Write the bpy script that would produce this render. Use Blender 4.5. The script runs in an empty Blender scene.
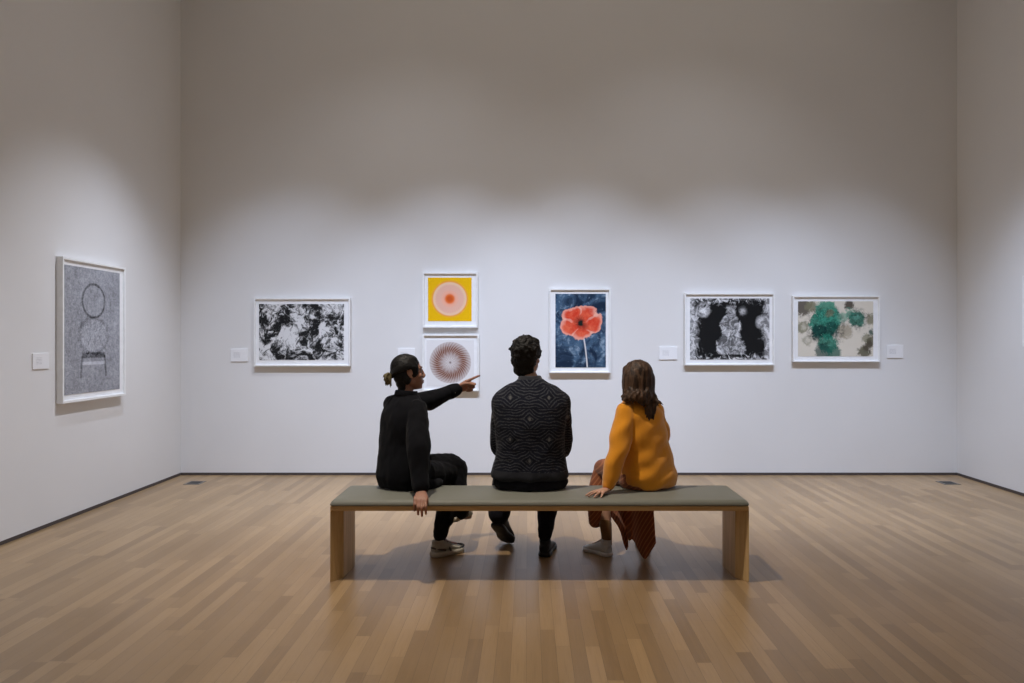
import bpy, math, random
from mathutils import Vector, Matrix, noise as mnoise
random.seed(7)
R = math.radians
V = Vector
scene = bpy.context.scene
C = scene.collection

# ------------------------------------------------------------------ node helpers
class E:
    def __init__(s, nt, sock): s.nt, s.s = nt, sock
    def __add__(a, b): return mth(a.nt, 'ADD', a, b)
    def __radd__(a, b): return mth(a.nt, 'ADD', b, a)
    def __sub__(a, b): return mth(a.nt, 'SUBTRACT', a, b)
    def __rsub__(a, b): return mth(a.nt, 'SUBTRACT', b, a)
    def __mul__(a, b): return mth(a.nt, 'MULTIPLY', a, b)
    def __rmul__(a, b): return mth(a.nt, 'MULTIPLY', b, a)
    def __truediv__(a, b): return mth(a.nt, 'DIVIDE', a, b)
    def f(a, op, *b): return mth(a.nt, op, a, *b)

def put(nt, inp, v):
    if isinstance(v, E): nt.links.new(v.s, inp)
    elif isinstance(v, (tuple, list)) and inp.type == 'RGBA': inp.default_value = (*v[:3], 1)
    else: inp.default_value = v

def mth(nt, op, *a):
    n = nt.nodes.new('ShaderNodeMath'); n.operation = op
    for i, x in enumerate(a): put(nt, n.inputs[i], x)
    return E(nt, n.outputs[0])

def sstep(a, b, x):
    """0 at a, 1 at b, smooth"""
    n = x.nt.nodes.new('ShaderNodeMapRange'); n.interpolation_type = 'SMOOTHSTEP'
    put(x.nt, n.inputs['Value'], x)
    put(x.nt, n.inputs['From Min'], a); put(x.nt, n.inputs['From Max'], b)
    return E(x.nt, n.outputs['Result'])

def mixc(nt, c1, c2, f):
    n = nt.nodes.new('ShaderNodeMix'); n.data_type = 'RGBA'
    put(nt, n.inputs[0], f); put(nt, n.inputs[6], c1); put(nt, n.inputs[7], c2)
    return E(nt, n.outputs[2])

def comb(nt, x, y, z):
    n = nt.nodes.new('ShaderNodeCombineXYZ')
    for i, v in enumerate((x, y, z)): put(nt, n.inputs[i], v)
    return E(nt, n.outputs[0])

def nz(nt, vec, scale=5, detail=4, rough=.5, dist=0, color=False):
    n = nt.nodes.new('ShaderNodeTexNoise')
    put(nt, n.inputs['Vector'], vec)
    n.inputs['Scale'].default_value = scale; n.inputs['Detail'].default_value = detail
    n.inputs['Roughness'].default_value = rough; n.inputs['Distortion'].default_value = dist
    return E(nt, n.outputs['Color' if color else 'Fac'])

def vor(nt, vec, scale=5, feature='F1'):
    n = nt.nodes.new('ShaderNodeTexVoronoi'); n.feature = feature
    put(nt, n.inputs['Vector'], vec); n.inputs['Scale'].default_value = scale
    return E(nt, n.outputs['Distance'])

def coords(nt, kind='Object'):
    n = nt.nodes.new('ShaderNodeTexCoord')
    s = nt.nodes.new('ShaderNodeSeparateXYZ'); nt.links.new(n.outputs[kind], s.inputs[0])
    return E(nt, n.outputs[kind]), E(nt, s.outputs[0]), E(nt, s.outputs[1]), E(nt, s.outputs[2])

def material(name, fn=None, color=None, rough=.6, spec=.4, bump=None, sheen=0, metallic=0):
    """fn(nt, p, x, y, z) -> dict(color=, rough=, height=)"""
    m = bpy.data.materials.new(name); m.use_nodes = True
    nt = m.node_tree; b = nt.nodes['Principled BSDF']
    b.inputs['Roughness'].default_value = rough
    b.inputs['Specular IOR Level'].default_value = spec
    b.inputs['Metallic'].default_value = metallic
    if sheen:
        b.inputs['Sheen Weight'].default_value = sheen; b.inputs['Sheen Roughness'].default_value = .5
    p, x, y, z = coords(nt)
    res = fn(nt, p, x, y, z) if fn else {}
    if color is not None and 'color' not in res:
        n1 = nz(nt, p, 18, 3, .6)
        res['color'] = mixc(nt, tuple(c*.9 for c in color), tuple(min(1, c*1.08) for c in color), n1)
    if 'color' in res: put(nt, b.inputs['Base Color'], res['color'])
    if 'rough' in res: put(nt, b.inputs['Roughness'], res['rough'])
    h = res.get('height')
    if h is None and bump: h = nz(nt, p, bump[0], 3, .6)
    if h is not None:
        n = nt.nodes.new('ShaderNodeBump')
        n.inputs['Strength'].default_value = bump[1] if bump else .3
        n.inputs['Distance'].default_value = bump[2] if bump and len(bump) > 2 else .003
        put(nt, n.inputs['Height'], h); nt.links.new(n.outputs[0], b.inputs['Normal'])
    return m

def lin(r, g, b):
    f = lambda c: (c/255/12.92) if c/255 <= .04045 else ((c/255+.055)/1.055)**2.4
    return (f(r), f(g), f(b))

# ------------------------------------------------------------------ mesh helpers
def ring_mesh(rings):
    vs, fs, n = [], [], len(rings[0])
    for r in rings: vs += r
    for i in range(len(rings)-1):
        for k in range(n):
            a, b = i*n+k, i*n+(k+1) % n
            fs.append((a, b, b+n, a+n))
    c0 = len(vs); vs.append(sum(rings[0], V())/n)
    c1 = len(vs); vs.append(sum(rings[-1], V())/n)
    o = (len(rings)-1)*n
    for k in range(n):
        fs.append((c0, (k+1) % n, k)); fs.append((c1, o+k, o+(k+1) % n))
    return vs, fs

def cr(p0, p1, p2, p3, t):
    return .5*((2*p1)+(-p0+p2)*t+(2*p0-5*p1+4*p2-p3)*t*t+(-p0+3*p1-3*p2+p3)*t**3)

def spline(rows, k):
    """rows: lists of floats, Catmull-Rom resampled k per span"""
    out = []
    for i in range(len(rows)-1):
        q = [rows[max(0, i-1)], rows[i], rows[i+1], rows[min(len(rows)-1, i+2)]]
        for j in range(k):
            out.append([cr(*(r[c] for r in q), j/k) for c in range(len(rows[0]))])
    out.append(list(rows[-1]))
    return out

def tube(pts, n=14, k=5, flat=None, caps=True):
    """pts: (point, radius[, radius2]); flat = direction of radius2"""
    rows = [[*p[0], p[1], (p[2] if len(p) > 2 else p[1])] for p in pts]
    rows = spline(rows, k) if len(rows) > 2 else [[a+(b-a)*j/k for a, b in zip(*rows)] for j in range(k+1)]
    P = [V(r[:3]) for r in rows]
    rad = [(max(r[3], .0005), max(r[4], .0005)) for r in rows]
    tan = [(P[min(i+1, len(P)-1)]-P[max(i-1, 0)]).normalized() for i in range(len(P))]
    u = flat.copy() if flat is not None else (V((0, 0, 1)) if abs(tan[0].z) < .9 else V((0, 1, 0)))
    rings = []
    for i, p in enumerate(P):
        t = tan[i]; u = (u-t*u.dot(t))
        u = u.normalized() if u.length > 1e-6 else t.orthogonal().normalized()
        w = t.cross(u)
        ring = lambda c, s: [c+w*(rad[i][0]*s*math.cos(2*math.pi*q/n))+u*(rad[i][1]*s*math.sin(2*math.pi*q/n)) for q in range(n)]
        rm = min(rad[i])
        if caps and i == 0:
            for a in (75, 50, 25): rings.append(ring(p-t*rm*math.sin(R(a)), math.cos(R(a))))
        rings.append(ring(p, 1))
        if caps and i == len(P)-1:
            for a in (25, 50, 75): rings.append(ring(p+t*rm*math.sin(R(a)), math.cos(R(a))))
    return ring_mesh(rings)

def loft(secs, n=28, k=5, pw=2.3, yaw=0.0):
    """stack of horizontal sections (centre, half width, half depth[, yaw])"""
    rows = [[*s[0], s[1], s[2], (s[3] if len(s) > 3 else yaw)] for s in secs]
    rings = []
    for x, y, z, a, b, yw in spline(rows, k):
        cs, sn = math.cos(yw), math.sin(yw)
        ring = []
        for q in range(n):
            t = 2*math.pi*q/n; c, s = math.cos(t), math.sin(t)
            lx = a*math.copysign(abs(c)**(2/pw), c); ly = b*math.copysign(abs(s)**(2/pw), s)
            ring.append(V((x+lx*cs+ly*sn, y-lx*sn+ly*cs, z)))   # yaw turns clockwise seen from above
        rings.append(ring)
    return ring_mesh(rings)

def ellipsoid(c, r, M=None, n=20, m=12):
    rings = []
    c = V(c)
    for i in range(1, m):
        a = math.pi*i/m-math.pi/2
        rings.append([V((r[0]*math.cos(a)*math.cos(2*math.pi*q/n), r[1]*math.cos(a)*math.sin(2*math.pi*q/n), r[2]*math.sin(a)))+c for q in range(n)])
    vs, fs = ring_mesh(rings)
    vs[-2] = c-V((0, 0, r[2])); vs[-1] = c+V((0, 0, r[2]))
    return ([M @ v for v in vs] if M else vs), fs

def xf(part, M): return [M @ v for v in part[0]], part[1]

def join(parts):
    vs, fs = [], []
    for p in parts:
        o = len(vs); vs += p[0]; fs += [tuple(i+o for i in f) for f in p[1]]
    return vs, fs

def mesh_of(vs, fs, smooth=False):
    me = bpy.data.meshes.new('m'); me.from_pydata([tuple(v) for v in vs], [], fs); me.update()
    if smooth: me.polygons.foreach_set('use_smooth', [True]*len(me.polygons))
    return me

def fuse(parts, voxel, smooth=3, post=None):
    me = mesh_of(*join(parts))
    o = bpy.data.objects.new('tmp', me); C.objects.link(o)
    md = o.modifiers.new('r', 'REMESH'); md.mode = 'VOXEL'; md.voxel_size = voxel
    if smooth:
        sm = o.modifiers.new('s', 'SMOOTH'); sm.factor = .5; sm.iterations = smooth
    dg = bpy.context.evaluated_depsgraph_get()
    out = bpy.data.meshes.new_from_object(o.evaluated_get(dg))
    bpy.data.objects.remove(o); bpy.data.meshes.remove(me)
    if post:
        nrm = [v.normal.copy() for v in out.vertices]
        for v, n in zip(out.vertices, nrm): v.co = post(v.co.copy(), n)
        out.update()
    out.polygons.foreach_set('use_smooth', [True]*len(out.polygons))
    return out

def link(name, me, mat, parent=None, label=None):
    o = bpy.data.objects.new(name, me); me.name = name
    if mat: me.materials.clear(); me.materials.append(mat)
    C.objects.link(o)
    if parent: o.parent = parent
    if label: o['label'] = label
    return o

def local(me, root):
    """mesh was made in world coordinates: bring it into the root's space"""
    me.transform(Matrix.Translation(-root.location)); return me

def thing(name, label, cat, loc=(0, 0, 0), rz=0, group=None):
    o = bpy.data.objects.new(name, None); C.objects.link(o)
    o.location = loc; o.rotation_euler = (0, 0, rz); o.empty_display_size = .1
    o['label'] = label; o['category'] = cat
    if group: o['group'] = group
    return o

def box(x0, x1, y0, y1, z0, z1):
    vs = [V((x, y, z)) for z in (z0, z1) for y in (y0, y1) for x in (x0, x1)]
    return vs, [(0, 2, 3, 1), (4, 5, 7, 6), (0, 1, 5, 4), (2, 6, 7, 3), (0, 4, 6, 2), (1, 3, 7, 5)]

def bevel(o, w, seg=2):
    m = o.modifiers.new('b', 'BEVEL'); m.width = w; m.segments = seg; m.limit_method = 'ANGLE'
    return o

def structure(name, part, mat):
    o = link(name, mesh_of(*part), mat); o['kind'] = 'structure'; return o

# ------------------------------------------------------------------ camera
F, CX, CY, H = 764.0, 528.0, 340.0, 1.42
def P(px, py, Y): return V(((px-CX)/F*Y, Y, H-(py-CY)/F*Y))
cam = bpy.data.objects.new('camera', bpy.data.cameras.new('camera')); C.objects.link(cam)
cam.location = (0, 0, H); cam.rotation_euler = (R(90), 0, 0)
cam.data.sensor_width = 36; cam.data.lens = F/1024*36
cam.data.shift_x = -(CX-512)/1024; cam.data.shift_y = (CY-341.5)/1024
cam.data.clip_end = 100
scene.camera = cam

# ------------------------------------------------------------------ room
XL, XR, YB, YF, ZC = -3.65, 4.51, 8.03, -2.6, 5.8
def wall_fn(nt, p, x, y, z):
    n = nz(nt, p, 1.3, 3, .5)
    return dict(color=mixc(nt, (.71, .70, .69), (.76, .75, .74), n), height=nz(nt, p, 160, 3, .6))
wall_m = material('wall_paint', wall_fn, rough=.85, spec=.2, bump=(1, .08, .001))
ceil_m = material('ceiling_paint', color=(.7, .7, .7), rough=.9, spec=.1)
def floor_fn(nt, p, x, y, z):
    wn = nt.nodes.new('ShaderNodeTexWhiteNoise'); wn.noise_dimensions = '1D'
    put(nt, wn.inputs['W'], ((x+20.0)/.068).f('FLOOR'))
    v = comb(nt, y + 3.0 + E(nt, wn.outputs['Value'])*3.0, x + 20.0, 0.0)
    br = nt.nodes.new('ShaderNodeTexBrick'); put(nt, br.inputs['Vector'], v)
    br.offset = 0; br.offset_frequency = 2; br.squash = 1.0
    I = br.inputs
    I['Color1'].default_value = (0, 0, 0, 1); I['Color2'].default_value = (1, 1, 1, 1); I['Mortar'].default_value = (.5, .5, .5, 1)
    I['Scale'].default_value = 1; I['Mortar Size'].default_value = .0009; I['Mortar Smooth'].default_value = .2
    I['Bias'].default_value = 0; I['Brick Width'].default_value = .82; I['Row Height'].default_value = .068
    r = E(nt, br.outputs['Color']).f('MULTIPLY', 1.0); mort = E(nt, br.outputs['Fac'])
    grain = nz(nt, comb(nt, x*34.0, y*1.6, r*9.0), 1.0, 5, .65, .6)
    fine = nz(nt, comb(nt, x*160.0, y*5.0, r*5.0), 1.0, 3, .6)
    cloud = nz(nt, p, .7, 3, .5)
    c = mixc(nt, FLOOR_A, FLOOR_B, r)
    c = mixc(nt, c, FLOOR_C, sstep(.35, .8, grain)*.55)
    c = mixc(nt, c, FLOOR_D, sstep(.45, .75, fine)*.25)
    c = mixc(nt, c, FLOOR_D, sstep(.45, .7, cloud)*.22)
    c = mixc(nt, c, (.06, .035, .02), mort*.55)
    return dict(color=c, rough=.24+.10*grain+.08*cloud, height=(1.0-mort)*.6+grain*.12)
FLOOR_A, FLOOR_B = (.225, .142, .069), (.375, .246, .126)
FLOOR_C, FLOOR_D = (.32, .206, .103), (.175, .110, .053)
floor_m = material('oak_strip_floor', floor_fn, rough=.3, spec=.45, bump=(1, .18, .002))
base_m = material('base_reveal', color=(.07, .055, .05), rough=.6)

structure('floor', box(XL-.3, XR+.3, YF-.3, YB+.3, -.1, 0), floor_m)
structure('ceiling', box(XL-.3, XR+.3, YF-.3, YB+.3, ZC, ZC+.1), ceil_m)
structure('wall_back', box(XL-.15, XR+.15, YB, YB+.15, .0, ZC), wall_m)
structure('wall_left', box(XL-.15, XL, YF, YB, .0, ZC), wall_m)
structure('wall_right', box(XR, XR+.15, YF, YB, .0, ZC), wall_m)
structure('wall_front', box(XL-.15, XR+.15, YF-.15, YF, .0, ZC), wall_m)
structure('baseboard_back', box(XL, XR, YB-.006, YB+.01, .0, .026), base_m)
structure('baseboard_left', box(XL-.01, XL+.006, YF, YB-.006, .0, .026), base_m)
structure('baseboard_right', box(XR-.006, XR+.01, YF, YB-.006, .0, .026), base_m)

# floor boxes by the back wall
plate_m = material('floor_plate', color=(.20, .185, .165), rough=.4, metallic=.5)
slot_m = material('floor_plate_slot', color=(.03, .03, .03), rough=.6)
for x, lab in ((-3.307, 'flat grey metal floor box set in the oak by the left wall'),
               (4.17, 'flat grey metal floor box set in the oak by the right wall')):
    t = thing('floor_box', lab, 'floor outlet', (x, 7.585, 0))
    bevel(link('cover_plate', mesh_of(*box(-.08, .08, -.09, .09, 0, .004)), plate_m, t), .002)
    link('lid', mesh_of(*box(-.055, .055, -.06, .06, .004, .0055)), slot_m, t)

# ------------------------------------------------------------------ prints
def uv(nt, x, z, h): return x/(h/2), z/(h/2)
def polar(u, v, cx, cy):
    dx, dy = u-cx, v-cy
    return (dx*dx+dy*dy).f('SQRT'), dy.f('ARCTAN2', dx)
def blob(u, v, cx, cy, r, soft, n, amp):
    d, a = polar(u, v, cx, cy)
    return 1.0-sstep(r-soft, r+soft, d+(n-.5)*amp)

def print_seated(h):                       # grey stippled sheet with a pale round-headed figure
    def fn(nt, p, x, y, z):
        u, v = uv(nt, x, z, h)
        st = nz(nt, p, 130, 2, .8); mid = nz(nt, p, 26, 4, .7); big = nz(nt, p, 5, 2, .5)
        base = .345+.42*(st-.5)*1.6+.45*(mid-.5)+.25*(big-.5)
        d1, _ = polar(u*.85, v, 0, .48)
        ring = 1.0-sstep(.008, .03, (d1-.27).f('ABSOLUTE'))
        body, _ = polar(u*.72, v, 0, -.08)
        torso = 1.0-sstep(.27, .33, body+(mid-.5)*.12)
        ringb = 1.0-sstep(.01, .05, (body-.29+(mid-.5)*.15).f('ABSOLUTE'))
        seat = (1.0-sstep(.03, .06, (v+.40).f('ABSOLUTE')))*(1.0-sstep(.30, .36, u.f('ABSOLUTE')))
        leg = (1.0-sstep(.015, .04, (u.f('ABSOLUTE')-.33+(v+.5)*.12).f('ABSOLUTE')))*(1.0-sstep(-.42, -.40, v))*sstep(-.78, -.74, v)
        rung = (1.0-sstep(.015, .035, (v+.53).f('ABSOLUTE')))*(1.0-sstep(.30, .34, u.f('ABSOLUTE')))
        sw = nz(nt, p, 22, 3, .6, 2.5)
        g = base+torso*(sw-.45)*.8
        g = g-ring*.2-ringb*.10-seat*.22-leg*.16+rung*.22
        g = g.f('MAXIMUM', .02).f('MINIMUM', .7)
        return dict(color=comb(nt, g*.93, g*.95, g*1.04))
    return fn
def print_swirl(h):                        # black and white wash
    def fn(nt, p, x, y, z):
        w = nz(nt, p, 3.4, 3, .55, 0, True)
        n = nt.nodes.new('ShaderNodeVectorMath'); n.operation = 'MULTIPLY_ADD'
        put(nt, n.inputs[0], w); n.inputs[1].default_value = (.32, .32, .32); put(nt, n.inputs[2], p)
        q = E(nt, n.outputs[0])
        a = nz(nt, q, 4.8, 5, .60, .5); b = nz(nt, q, 15, 4, .7, 1.2)
        g = sstep(.42, .68, a+(b-.5)*.55)
        st = nz(nt, p, 60, 3, .7)
        g = (g*(.55+.6*sstep(.3, .62, b))+(st-.5)*.3).f('MAXIMUM', .012).f('MINIMUM', .68)
        return dict(color=comb(nt, g, g, g*1.01))
    return fn
def print_sun(h):                          # yellow sheet with a soft pink disc
    def fn(nt, p, x, y, z):
        u, v = uv(nt, x, z, h)
        d, a = polar(u, v, 0, .02)
        n = nz(nt, p, 70, 3, .7)
        wav = (a*36.0+d*20.0).f('SINE')
        c = mixc(nt, (.86, .52, .004), (.80, .44, .003), n)
        c = mixc(nt, c, (.84, .36, .06), 1.0-sstep(.78, .90, d))
        c = mixc(nt, c, (.82, .56, .38), 1.0-sstep(.74, .80, d))
        c = mixc(nt, c, (.72, .36, .33), (1.0-sstep(.60, .72, d))*(.55+.25*wav))
        c = mixc(nt, c, (.83, .42, .30), 1.0-sstep(.30, .46, d))
        c = mixc(nt, c, (.78, .17, .035), 1.0-sstep(.16, .30, d))
        c = mixc(nt, c, (.62, .10, .02), 1.0-sstep(.08, .22, d))
        return dict(color=c)
    return fn
def print_disc(h):                         # brown rosette on white
    def fn(nt, p, x, y, z):
        u, v = uv(nt, x, z, h)
        d, a = polar(u, v, 0, .02)
        n = nz(nt, p, 90, 3, .8)
        spoke = (a*16.0).f('SINE')*.5+.5; spoke2 = (a*40.0+d*30.0).f('SINE')*.5+.5
        c = mixc(nt, (.74, .74, .75), (.76, .74, .73), n)
        d = d*.90
        edge = 1.0-sstep(.79, .83, d+(n-.5)*.05)
        dens = sstep(.04, .52, d)*(1.0-sstep(.50, .86, d)*.6)
        lines = (spoke*(1.0-sstep(.30, .48, d)) + spoke2*sstep(.3, .48, d))
        f = edge*1.35*(dens*(.80+.5*(n-.5))*(.66+.34*lines)+(1.0-sstep(.05, .4, d))*.42*(1.0-spoke))
        c = mixc(nt, c, (.20, .070, .035), f.f('MINIMUM', 1.0).f('MAXIMUM', 0.0))
        c = mixc(nt, c, (.10, .05, .04), (1.0-sstep(.02, .07, d))*.7)
        return dict(color=c)
    return fn
def print_flower(h):                       # red bloom on a blue wash
    def fn(nt, p, x, y, z):
        u, v = uv(nt, x, z, h)
        n1 = nz(nt, p, 5.0, 5, .6, 1.2); n2 = nz(nt, p, 16, 4, .7, .8); n3 = nz(nt, p, 45, 2, .6)
        c = mixc(nt, (.010, .022, .048), (.06, .115, .19), sstep(.36, .62, n1))
        c = mixc(nt, c, (.36, .46, .56), sstep(.50, .70, n2*.6+n1*.4)*.8)
        cx, cy = .0, .22
        wob = nz(nt, p, 7, 2, .5); wob2 = nz(nt, comb(nt, z, x, 3.0), 7, 2, .5)
        d, a = polar(u+(wob-.5)*.38, v+(wob2-.5)*.38, cx, cy)
        # stem
        sx = (v-cy)*-.13+.02
        stem = (1.0-sstep(.010, .026, (u-cx-sx+((v*3.0).f('SINE'))*.02).f('ABSOLUTE')))*(1.0-sstep(cy-.30, cy-.22, v))
        c = mixc(nt, c, (.62, .60, .60), stem)
        # petals
        lob = (a*5.0+.9).f('COSINE')
        rad = .515+.045*lob+(n2-.5)*.14+.06*(a*2.0+.1).f('COSINE')
        inside = 1.0-sstep(rad-.018, rad+.018, d)
        rim = sstep(rad-.13, rad-.01, d)
        seam = sstep(-.80, -1.0, lob+(n2-.5)*.3)*sstep(.15, .3, d)
        pc = mixc(nt, (.62, .040, .016), (.78, .15, .075), sstep(.36, .66, n1*.5+n2*.5))
        pc = mixc(nt, pc, (.82, .40, .31), (rim*.8+seam*.6).f('MINIMUM', 1.0))
        rays = (a*23.0+n3*5.0).f('SINE')*.5+.5
        pc = mixc(nt, pc, (.10, .012, .01), (1.0-sstep(.07, .24, d))*(.35+.5*rays))
        c = mixc(nt, c, pc, inside)
        c = mixc(nt, c, (.012, .016, .012), 1.0-sstep(.05, .105, d+(n3-.5)*.08))
        return dict(color=c)
    return fn
def print_black(h):                        # black sheet, torn pale edges, pale mound in the middle
    def fn(nt, p, x, y, z):
        u, v = uv(nt, x, z, h)
        n1 = nz(nt, p, 7.5, 5, .65, 1.0); n2 = nz(nt, p, 15, 5, .7, 1.2); n3 = nz(nt, p, 60, 3, .7)
        ex = sstep(.98, 1.22, u.f('ABSOLUTE')+(n1-.5)*1.0)
        ey = sstep(.82, 1.02, v.f('ABSOLUTE')+(n2-.5)*.8)
        half = .30-.22*v+(n2-.5)*.30+.06*(v*9.0).f('SINE')
        mound = (1.0-sstep(half-.04, half+.05, (u-.03).f('ABSOLUTE')))*sstep(-.86, -.80, v)*(1.0-sstep(.62, .82, v+(n1-.5)*.6))
        tone = .10+sstep(.40, .66, n2)*.55
        r1, a1 = polar(u+(n1-.5)*.25, v+(n2-.5)*.2, -.86, .62); r2, a2 = polar(u+(n2-.5)*.25, v+(n1-.5)*.2, 1.08, .22); r3, _ = polar(u, v, .42, .58)
        def ros(r, a, R0): return (1.0-sstep(R0-.08, R0+.04, r+(n2-.5)*.35))*(.12+.60*sstep(.35, .65, n2)+.25*((r*32.0+(a*7.0).f('SINE')).f('SINE')*.5)).f('MAXIMUM', 0.0)
        g = ex*(.2+.5*sstep(.42, .6, n2))
        g = g.f('MAXIMUM', ey*(.12+.6*sstep(.46, .62, n2)))
        g = g.f('MAXIMUM', mound*tone)
        g = g.f('MAXIMUM', ros(r1, a1, .25)).f('MAXIMUM', ros(r2, a2, .24)*.8).f('MAXIMUM', ros(r3, a1, .15)*.6)
        g = (g+.008+(n3-.5)*.05*sstep(.05, .2, g)).f('MAXIMUM', .009)
        return dict(color=comb(nt, g, g, g*1.02))
    return fn
def print_green(h):                        # cream sheet with green and umber blots
    def fn(nt, p, x, y, z):
        u, v = uv(nt, x, z, h)
        n1 = nz(nt, p, 9, 5, .65, .5); n2 = nz(nt, p, 15, 6, .78, .8); n3 = nz(nt, p, 55, 3, .7)
        c = mixc(nt, (.66, .60, .50), (.70, .655, .57), n1)
        def lay(c, cx, cy, r, col, op=1.0, soft=.06, amp=.55):
            return mixc(nt, c, col, blob(u, v, cx, cy, r, soft, n2, amp)*op)
        olive, umber, gr, dk = (.20, .19, .12), (.075, .06, .045), (.03, .24, .165), (.008, .055, .048)
        for cx, cy, r, col, op in ((-1.15, .78, .28, umber, .9), (-.88, .80, .22, olive, .9), (-1.2, .05, .22, olive, .85), (-1.16, .06, .10, (.6, .56, .46), .7),
                                   (-1.02, -.42, .17, olive, .55), (-1.0, -.40, .07, (.62, .58, .5), .8), (-1.28, .45, .08, umber, .8), (-.35, .62, .42, (.07, .28, .19), .95), (-.42, .15, .52, gr, .95), (-.20, .35, .42, (.05, .30, .21), .9),
                                   (-.60, -.12, .30, dk, .9), (-.15, -.02, .28, dk, .75), (-.30, -.55, .34, gr, .92), (-.45, -.85, .30, dk, .8), (-.08, -.88, .26, (.02, .12, .085), .85),
                                   (-.22, .55, .15, olive, .8), (.35, -.08, .26, (.30, .25, .17), .7), (.28, .45, .18, (.17, .37, .27), .7), (.50, .86, .17, umber, .95), (.52, .58, .15, (.10, .32, .23), .8),
                                   (.80, .35, .30, (.025, .17, .12), .92), (.78, .42, .12, (.13, .36, .28), .8), (1.28, .35, .18, olive, .85), (1.30, -.12, .13, dk, .85), (1.12, -.35, .17, olive, .75), (1.30, -.45, .20, (.09, .085, .05), .85), (1.02, -.85, .22, (.10, .095, .055), .9), (1.18, -.65, .16, umber, .8)):
            c = lay(c, cx, cy, r, col, op)
        tone = .38+.72*sstep(.32, .68, nz(nt, p, 30, 5, .75, .8))
        dk_ = nt.nodes.new('ShaderNodeMix'); dk_.data_type = 'RGBA'; dk_.blend_type = 'MULTIPLY'; dk_.inputs[0].default_value = 1
        put(nt, dk_.inputs[6], c); put(nt, dk_.inputs[7], comb(nt, tone, tone, tone)); lum = E(nt, dk_.outputs[2])
        near = blob(u, v, -.35, .1, .75, .12, n1, .5).f('MAXIMUM', blob(u, v, .8, .35, .4, .1, n1, .4))
        c = mixc(nt, c, lum, near)
        c = mixc(nt, c, (.32, .52, .42), sstep(.62, .70, n3)*(blob(u, v, -.3, .1, .7, .2, n1, .4))*.6)
        return dict(color=c)
    return fn
def print_plain(h):
    def fn(nt, p, x, y, z):
        return dict(color=mixc(nt, (.5, .5, .52), (.62, .62, .64), nz(nt, p, 6, 4, .6)))
    return fn

frame_m = material('white_frame_paint', color=(.84, .84, .83), rough=.45, spec=.4)
mat_m = material('mount_board', color=(.84, .84, .845), rough=.9, spec=.1)
def picture(name, label, loc, rz, w, h, inset, printer, cat='picture', d=.045, rail=.017):
    """inset: print's x0,x1,z0,z1 in the frame's space (origin at its centre, on the wall)"""
    t = thing(name, label, cat, loc, rz)
    W, Hh = w/2, h/2
    # a mitred moulding with a slightly proud front lip
    prof = [(0, -.003), (0, -d), (rail*.8, -d), (rail, -d+.003), (rail, -d+.017), (rail, -.003)]
    rings = []
    for sx, sz in ((-1, -1), (1, -1), (1, 1), (-1, 1)):
        rings.append([V((sx*(W-q[0]), q[1], sz*(Hh-q[0]))) for q in prof])
    vs = [v for r in rings for v in r]; n = len(prof); fs = []
    for i in range(4):
        for k in range(n):
            fs.append((i*n+k, ((i+1) % 4)*n+k, ((i+1) % 4)*n+(k+1) % n, i*n+(k+1) % n))
    link('frame', mesh_of(vs, fs), frame_m, t)
    link('mount', mesh_of(*box(-W+rail-.001, W-rail+.001, -d+.017, -.003, -Hh+rail, Hh-rail)), mat_m, t)
    x0, x1, z0, z1 = inset
    pw, ph = x1-x0, z1-z0
    # deckle-edged sheet
    m = material(name+'_ink', printer(ph), rough=.85, spec=.15)
    nx = 60; pts = []
    for k in range(nx): pts.append((-pw/2+pw*k/nx, -ph/2))
    for k in range(nx): pts.append((pw/2, -ph/2+ph*k/nx))
    for k in range(nx): pts.append((pw/2-pw*k/nx, ph/2))
    for k in range(nx): pts.append((-pw/2, ph/2-ph*k/nx))
    top = [V((a+.0012*mnoise.noise(V((a*60, b*60, 1))), -.0026, b+.0012*mnoise.noise(V((a*60, b*60, 9))))) for a, b in pts]
    bot = [V((v.x, 0, v.z)) for v in top]; N = len(pts)
    fs = [tuple(range(N))]+[(k, N+k, N+(k+1) % N, (k+1) % N) for k in range(N)]
    o = link('print', mesh_of(top+bot, fs), m, t)
    o.location = ((x0+x1)/2, -d+.017, (z0+z1)/2)
    return t

def back_picture(name, label, ox0, oy0, ox1, oy1, ix0, iy0, ix1, iy1, printer, **k):
    Yd = YB-.045; a = P(ox0, oy1, Yd); b = P(ox1, oy0, Yd); c = (a+b)/2
    i0 = P(ix0, iy1, YB-.03); i1 = P(ix1, iy0, YB-.03)
    return picture(name, label, (c.x, YB, c.z), 0, b.x-a.x, b.z-a.z, (i0.x-c.x, i1.x-c.x, i0.z-c.z, i1.z-c.z), printer, **k)

back_picture('framed_print', 'wide white-framed print of swirling black and white wash shapes', 253.8, 298, 350, 366.2, 259, 304, 344, 360, print_swirl)
back_picture('framed_print', 'square white-framed yellow print with a pink and orange disc', 422.7, 272.5, 477.7, 327.6, 428, 277.6, 471.6, 321, print_sun)
back_picture('framed_print', 'square white-framed print of a brown rosette, hung below the yellow one', 422.4, 334.5, 478.9, 391.2, 426.5, 340, 474, 386, print_disc)
back_picture('framed_print', 'upright white-framed print of a red flower on mottled blue', 549.3, 288.7, 610.6, 373, 555.4, 293.8, 605.8, 367.4, print_flower)
back_picture('framed_print', 'white-framed black print with a pale mottled mound in its middle', 684.8, 293.2, 774.8, 365.4, 690, 298.4, 769.4, 359.6, print_black)
back_picture('framed_print', 'white-framed cream print covered in green and umber blots', 793, 295.8, 880.2, 362, 798, 301.3, 873.2, 356.2, print_green)
picture('framed_print', 'tall white-framed grey stippled print of a seated round-headed figure on the side wall', (XL, (5.905+6.833)/2, 1.497), R(90), .928, 1.14,
        (-.42, .385, -.508, .512), print_seated, d=.055, rail=.022)
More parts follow.
